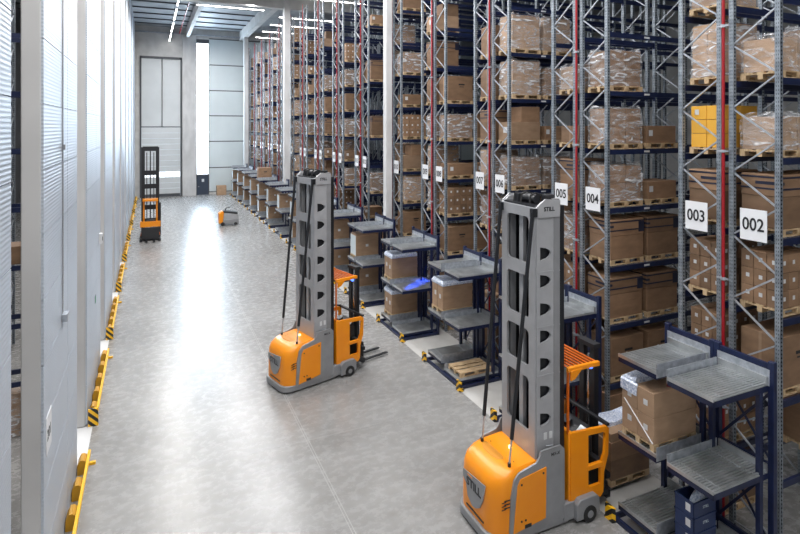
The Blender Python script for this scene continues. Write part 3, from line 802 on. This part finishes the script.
    for s in (-1, 1):
        out = [(1.80, .34), (2.62, .34), (2.70, .42), (2.72, .85), (2.84, 1.20), (2.86, 1.76), (2.80, 1.82), (1.80, 1.88)]
        hole = [(2.28, .62), (2.62, .62), (2.62, 1.0), (2.74, 1.25), (2.76, 1.66), (2.70, 1.71), (2.28, 1.73)]
        plate('cab_side', out, [hole], .07, frame((0, s * .68, 0), (1, 0, 0), (0, 0, 1)), 'orange_paint', c_, .012)
        MB().box(2.24, 2.70, s * .68 - .045, s * .68 + .045, .98, 1.08).build('side_bar', 'orange_paint', c_, bevel=.01)
    MB().box(1.76, 1.86, -.70, .70, .34, 1.90).build('cab_rear_wall', 'orange_paint', c_, bevel=.02)
    MB().bar((2.83, -.72, 1.84), (2.83, .72, 1.84), .09, .06).build('front_rail', 'black_steel', c_, bevel=.01)
    MB().bar((2.0, .66, 2.05), (2.83, .66, 1.86), .05, .05).build('side_rail', 'black_steel', c_)
    MB().box(2.70, 2.84, -.62, .62, .36, 1.0).build('front_panel', 'dark_plastic', c_, bevel=.02)
    cn = MB().box(2.38, 2.74, -.34, .42, 1.05, 1.42).prism([(2.25, 1.42), (2.74, 1.42), (2.74, 1.62), (2.5, 1.6)], 'y', -.3, .4).build('console', 'dark_plastic', c_, bevel=.02)
    MB()._add([(2.36, -.48, 1.52), (2.54, -.48, 1.66), (2.54, -.20, 1.66), (2.36, -.20, 1.52), (2.38, -.48, 1.50), (2.56, -.48, 1.64), (2.56, -.20, 1.64), (2.38, -.20, 1.50)],
              [(0, 1, 2, 3), (7, 6, 5, 4), (0, 4, 5, 1), (1, 5, 6, 2), (2, 6, 7, 3), (3, 7, 4, 0)]).build('display', 'tinted_card', cn)
    MB().cyl((2.45, .15, 1.60), (2.43, .15, 1.66), .13, 16).build('steering_wheel', 'black_steel', cn, smooth=True)
    MB().box(1.90, 2.22, -.22, .28, .98, 1.12).box(1.88, 1.98, -.20, .26, 1.1, 1.70).build('seat', 'rubber', c_, bevel=.04)
    MB().box(2.02, 2.22, .30, .55, 1.0, 1.72).build('storage_box', 'orange_dark', c_, bevel=.02)
    # overhead guard
    for s in (-1, 1):
        MB().box(1.75, 1.79, s * .66 - .02, s * .66 + .02, 1.85, 3.22).build('guard_post', 'orange_dark', c_)
        MB().box(1.74, 2.60, s * .68 - .04, s * .68 + .04, 3.16, 3.26).build('guard_side_rail', 'orange_paint', c_, bevel=.012)
    for i in range(8):
        x = 1.80 + i * .108
        MB().prism([(x, 3.20), (x + .045, 3.20), (x + .045, 3.225), (x, 3.225)], 'y', -.68, .68).build('guard_slat', 'orange_dark', c_)
    MB().prism([(1.80, 2.98), (1.92, 3.02), (2.1, 3.20), (1.80, 3.20)], 'y', -.74, -.68).build('guard_gusset', 'orange_paint', c_, bevel=.01)
    MB().box(2.56, 2.66, -.66, .66, 3.10, 3.20).build('guard_front_rail', 'black_steel', c_)
    MB().cyl((2.5, -.5, 3.12), (2.56, -.5, 3.06), .05, 12).build('warning_lamp', 'blue_lens', c_)
    # auxiliary mast, turning head and forks
    h = thing('fork_carriage'); h.parent = r
    MB().box(2.90, 3.02, -.24, -.10, .25, 3.35).build('mast_rail', 'black_steel', h)
    MB().box(2.90, 3.02, .10, .24, .25, 3.35).build('mast_rail', 'black_steel', h)
    MB().cyl((2.96, 0, .4), (2.96, 0, 3.1), .04, 10).build('lift_cylinder', 'chrome', h, smooth=True)
    MB().box(2.86, 3.06, -.26, .26, 3.30, 3.40).build('mast_cap', 'dark_plastic', h)
    MB().box(2.84, 2.96, -.66, .66, .20, .36).box(2.84, 2.96, -.66, .66, .62, .74).build('swing_frame', 'black_steel', h, bevel=.01)
    MB().box(3.04, 3.10, -.38, .38, .25, .65).build('fork_plate', 'black_steel', h)
    for y in (-.26, .26):
        MB().box(3.10, 3.15, y - .05, y + .05, .12, .75).box(3.10, 4.25, y - .05, y + .05, .07, .11).build('fork', 'black_steel', h)
    return r
TK = Kit(make_truck())
TK.put((6.22, 9.74, 0), 0, 'large orange and grey aisle truck with tall grey mast in the foreground', 'truck', 'orange and grey aisle trucks')
TK.put((3.72, 17.63, 0), R(15.5), 'orange and grey aisle truck out on the open floor, farther from the camera', 'truck', 'orange and grey aisle trucks')
# its load on the forks
PD.put((10.12, 9.80, .115), 0, 'wooden pallet on the forks of the foreground truck', 'pallet')
r = thing('carton_load', 'brown cartons topped with bubble wrap on the forks of the foreground truck', 'cartons', (10.12, 9.80, .262))
MB().box(-.6, .6, -.4, .4, 0, .44).build('carton', 'carton', r, bevel=.01)
MB().box(-.6, .6, -.4, .4, .445, .86).build('carton', 'carton', r, bevel=.01)
MB().box(-.58, .58, -.38, .38, .865, 1.05).build('carton', 'carton_light', r, bevel=.01)
MB().loft(jitter_box(1.1, .5, 1.05, 1.13, 21, 2, .02)).build('bubble_wrap', 'bubble_wrap', r, loc=(0, .12, 0))
# blue safety spot of the second truck
l = bpy.data.lights.new('blue_safety_light', 'SPOT'); l.energy = 9000; l.color = (.02, .10, 1); l.spot_size = R(8); l.spot_blend = .6; l.shadow_soft_size = .03
o = bpy.data.objects.new('blue_safety_light', l); COL.objects.link(o); o.location = (6.55, 17.85, 3.02)
o.rotation_euler = (Vector((9.75, 20.0, 1.92)) - Vector(o.location)).to_track_quat('-Z', 'Y').to_euler()

# ------------------------------------------------------------------ parked order picker with dark mast
r = thing('order_picker', 'order picker with tall black mast and orange frame parked by the left wall', 'truck', (.02, 44.6, 0))
MB().box(-.70, .70, -.25, 1.9, .08, .36).build('chassis', 'dark_plastic', r, bevel=.03)
for s in (-1, 1):
    MB().box(s * .62 - .06, s * .62 + .06, -.9, .0, .05, .22).build('support_leg', 'black_steel', r)
    MB().cyl((s * .62 - .08, -.75, .12), (s * .62 + .08, -.75, .12), .12, 12).build('wheel', 'rubber', r)
for s in (-1, 1):
    MB().box(s * .49 - .12, s * .49 + .12, .5, .75, .3, 6.8).build('mast_column', 'black_steel', r)
    MB().box(s * .24 - .03, s * .24 + .03, .5, .65, .3, 6.4).build('mast_inner_rail', 'black_steel', r)
MB().box(-.04, .04, .5, .6, .3, 6.5).build('lift_cylinder', 'black_steel', r)
for z in (6.55, 4.75, 3.75, 2.2, 1.2): MB().box(-.52, .52, .48, .72, z - .04, z + .30).build('mast_rung', 'black_steel', r)
MB().box(-.64, .64, -.5, .45, .40, .52).build('platform', 'orange_dark', r, bevel=.01)
for s in (-1, 1):
    MB().box(s * .44 - .06, s * .44 + .06, .3, .42, .5, 3.0).build('guard_post', 'orange_paint', r, bevel=.01)
    MB().box(s * .62 - .04, s * .62 + .04, -.5, .4, 1.0, 1.35).build('side_gate', 'orange_paint', r, bevel=.01)
MB().box(-.52, .52, -.35, .42, 2.86, 3.0).build('overhead_guard', 'orange_paint', r, bevel=.01)
MB().box(-.68, .68, -.52, -.44, 1.02, 1.42).build('front_panel', 'orange_paint', r, bevel=.01)
MB().box(-.30, .34, -.40, -.1, 1.3, 1.5).build('console', 'dark_plastic', r, bevel=.02)
MB().box(.60, .72, .0, .1, .3, 2.7).build('side_rail', 'black_steel', r)
for s in (-1, 1): MB().box(s * .26 - .07, s * .26 + .07, -1.35, -.4, .09, .15).build('fork', 'black_steel', r)
MB().box(-.60, .60, -.56, -.5, .12, 1.0).build('carriage', 'dark_plastic', r, bevel=.02)
# ------------------------------------------------------------------ small pallet truck far away
r = thing('tow_truck', 'small orange and grey pallet truck driving near the far end of the hall', 'truck', (6.05, 48.6, 0), R(0))
MB().box(-.78, .80, -.4, .4, .10, .55).build('chassis', 'truck_grey', r, bevel=.05)
MB().prism([(-.80, .2), (-.48, .2), (-.40, 1.15), (-.55, 1.22), (-.80, 1.0)], 'y', -.41, .41).build('motor_cover', 'orange_paint', r, bevel=.04)
MB().prism([(-.45, .5), (.78, .5), (.80, .85), (.3, 1.05), (-.42, 1.15)], 'y', -.38, .38).build('body', 'mast_grey', r, bevel=.05)
MB().prism([(-.45, 1.08), (.72, .92), (.70, 1.08), (-.40, 1.26)], 'y', -.39, .39).build('top_cover', 'dark_plastic', r, bevel=.03)
MB().tube([(-.3, 0, 1.2), (-.15, 0, 1.45), (.15, 0, 1.5)], .04).build('tiller', 'dark_plastic', r)
MB().cyl((-.5, -.43, .16), (-.5, -.3, .16), .16, 14).cyl((.55, -.43, .13), (.55, -.3, .13), .13, 14).build('wheel', 'rubber', r)
# cartons by the far wall
r = thing('carton', 'single brown carton standing against the far wall beside the dark door', 'carton', (7.95, 70.5, 0))
MB().box(-.55, .55, -.4, .4, 0, 1.15).build('carton_body', 'carton_light', r, bevel=.02)
MB().box(-.552, .552, -.03, .03, 0, 1.153).build('tape', 'carton', r)
# large carton load on the upper deck of a far station
put_load('plain', (9.6, SY[10] + .59, 3.55), 'large brown carton on the top deck of a far station, before rack 022', 'carton loads on the transfer stations')

# ------------------------------------------------------------------ guard rails on the left
for i, (a, b) in enumerate(SL[1:]):
    pos = ['nearest', 'second', 'third', 'fourth', 'fifth', 'sixth', 'seventh', 'eighth', 'ninth', 'farthest'][i]
    r = thing('guard_rail', 'yellow floor guard rail along the %s stretch of the left wall' % pos, 'guard rail', (-1.36, a, 0), 0, 'yellow guard rails')
    L = b - a
    MB().box(-.03, .035, .02, L + .25, .26, .36).build('rail_beam', 'safety_yellow', r, bevel=.01)
    n = 5
    p0 = None
    for q_ in range(n):
        if p0 is None: p0 = o = MB().prism([(-.22, 0), (-.04, 0), (-.04, .30), (-.10, .34), (-.16, .34), (-.22, .22)], 'y', -.17, .17).build('rail_post', 'rail_ochre', r)
        else: o = p0.copy(); COL.objects.link(o)
        o.location = (0, .5 + (L - .6) * q_ / (n - 1) + .1, 0)
    MB().box(-.20, .05, -.06, .02, 0, .48).build('end_plate', 'hazard_stripes', r)
    MB().box(-.05, .14, L + .18, L + .26, 0, .06).build('end_foot', 'safety_yellow', r)
# conduit and boxes on the left wall
r = thing('wall_conduit', 'thin double conduit ending in a small box on the left wall', 'conduit', (-1.59, 12.8, 4.45))
for y in (-.055, .055): MB().box(0, .010, y - .012, y + .012, .1, 15.6).build('conduit_pipe', 'truck_grey', r)
MB().box(0, .1, -.12, .12, -.02, .14).build('junction_box', 'galvanised', r, bevel=.01)
MB().box(0, .05, -.07, .07, 3.4, 3.5).build('clamp', 'truck_grey', r)
r = thing('switch_box', 'small grey switch box on the left wall beyond the conduit', 'switch', (-1.595, 21.5, 4.45))
MB().box(0, .1, -.1, .1, -.15, .2).build('box_body', 'white_label', r, bevel=.01)
MB().box(.1, .12, -.04, .04, -.05, .08).build('button', 'frame_dark', r)
r = thing('safety_sign', 'little green sign low on the left wall', 'sign', (-1.595, 20.05, 2.8))
MB().box(0, .01, -.12, .12, -.12, .12).build('sign_plate', 'door_navy', r)
mat('sign_green', (.02, .3, .12), .5); MB().box(.01, .014, -.1, .1, -.1, .1).build('sign_face', 'sign_green', r)
r = thing('wall_sign', 'pale narrow sign with dark characters on the near left wall', 'sign', (-1.594, 11.15, 3.05))
MB().box(0, .01, -.26, .26, -.30, .34).build('sign_plate', 'sign_white', r)
text('lettering', '201', .26, frame((.012, 0, 0), (0, 1, 0), (0, 0, 1)), 'ink', r, .001, .003)

# ------------------------------------------------------------------ neighbouring hall seen through the passages
for i, y in enumerate((17.6, 24.4)):
    rk = copy_tree(rack.root); rk.location = (-3.0 - BAY * 3 - .1 + (.0 if i == 0 else -1.7), y, 0)
    tag(rk, 'pallet rack in the neighbouring hall, %s, glimpsed through the left wall gap' % ('nearer one' if i == 0 else 'farther one'), 'rack', 'racks of the neighbouring hall')
    for n_, (L_, kd) in enumerate(((0, 'station'), (1, 'plain'), (2, 'yellow'), (5, 'wrapped_tall'))):
        pass
put_load('wrapped_tall', (-3.6, 18.06, .0), 'pale wrapped load on the floor beyond the left wall gap', 'loads beyond the left wall')
put_load('low', (-3.62, 18.06, 4.62), 'low carton on a shelf beyond the left wall gap', 'loads beyond the left wall')

# ------------------------------------------------------------------ world, camera, view
wd = bpy.data.worlds.new('World'); scn.world = wd; wd.use_nodes = True
wd.node_tree.nodes['Background'].inputs['Color'].default_value = (.8, .9, 1, 1)
wd.node_tree.nodes['Background'].inputs['Strength'].default_value = 1.0
cam = bpy.data.cameras.new('Camera'); co = bpy.data.objects.new('Camera', cam); COL.objects.link(co)
cam.sensor_width = 36; cam.lens = 551 / 800 * 36; cam.shift_y = -140 / 800; cam.clip_end = 300
co.location = (0, 0, 8.3); co.rotation_euler = (R(90), 0, R(-24.4)); scn.camera = co
vs_ = scn.view_settings; vs_.view_transform = 'Standard'; vs_.look = 'None'; vs_.gamma = 1; vs_.use_curve_mapping = False; vs_.exposure = 0.17
scn.cycles.max_bounces = 6; scn.cycles.diffuse_bounces = 3; scn.cycles.glossy_bounces = 3; scn.cycles.transparent_max_bounces = 12
scn.cycles.sample_clamp_indirect = 6
scn.cycles.use_denoising = True
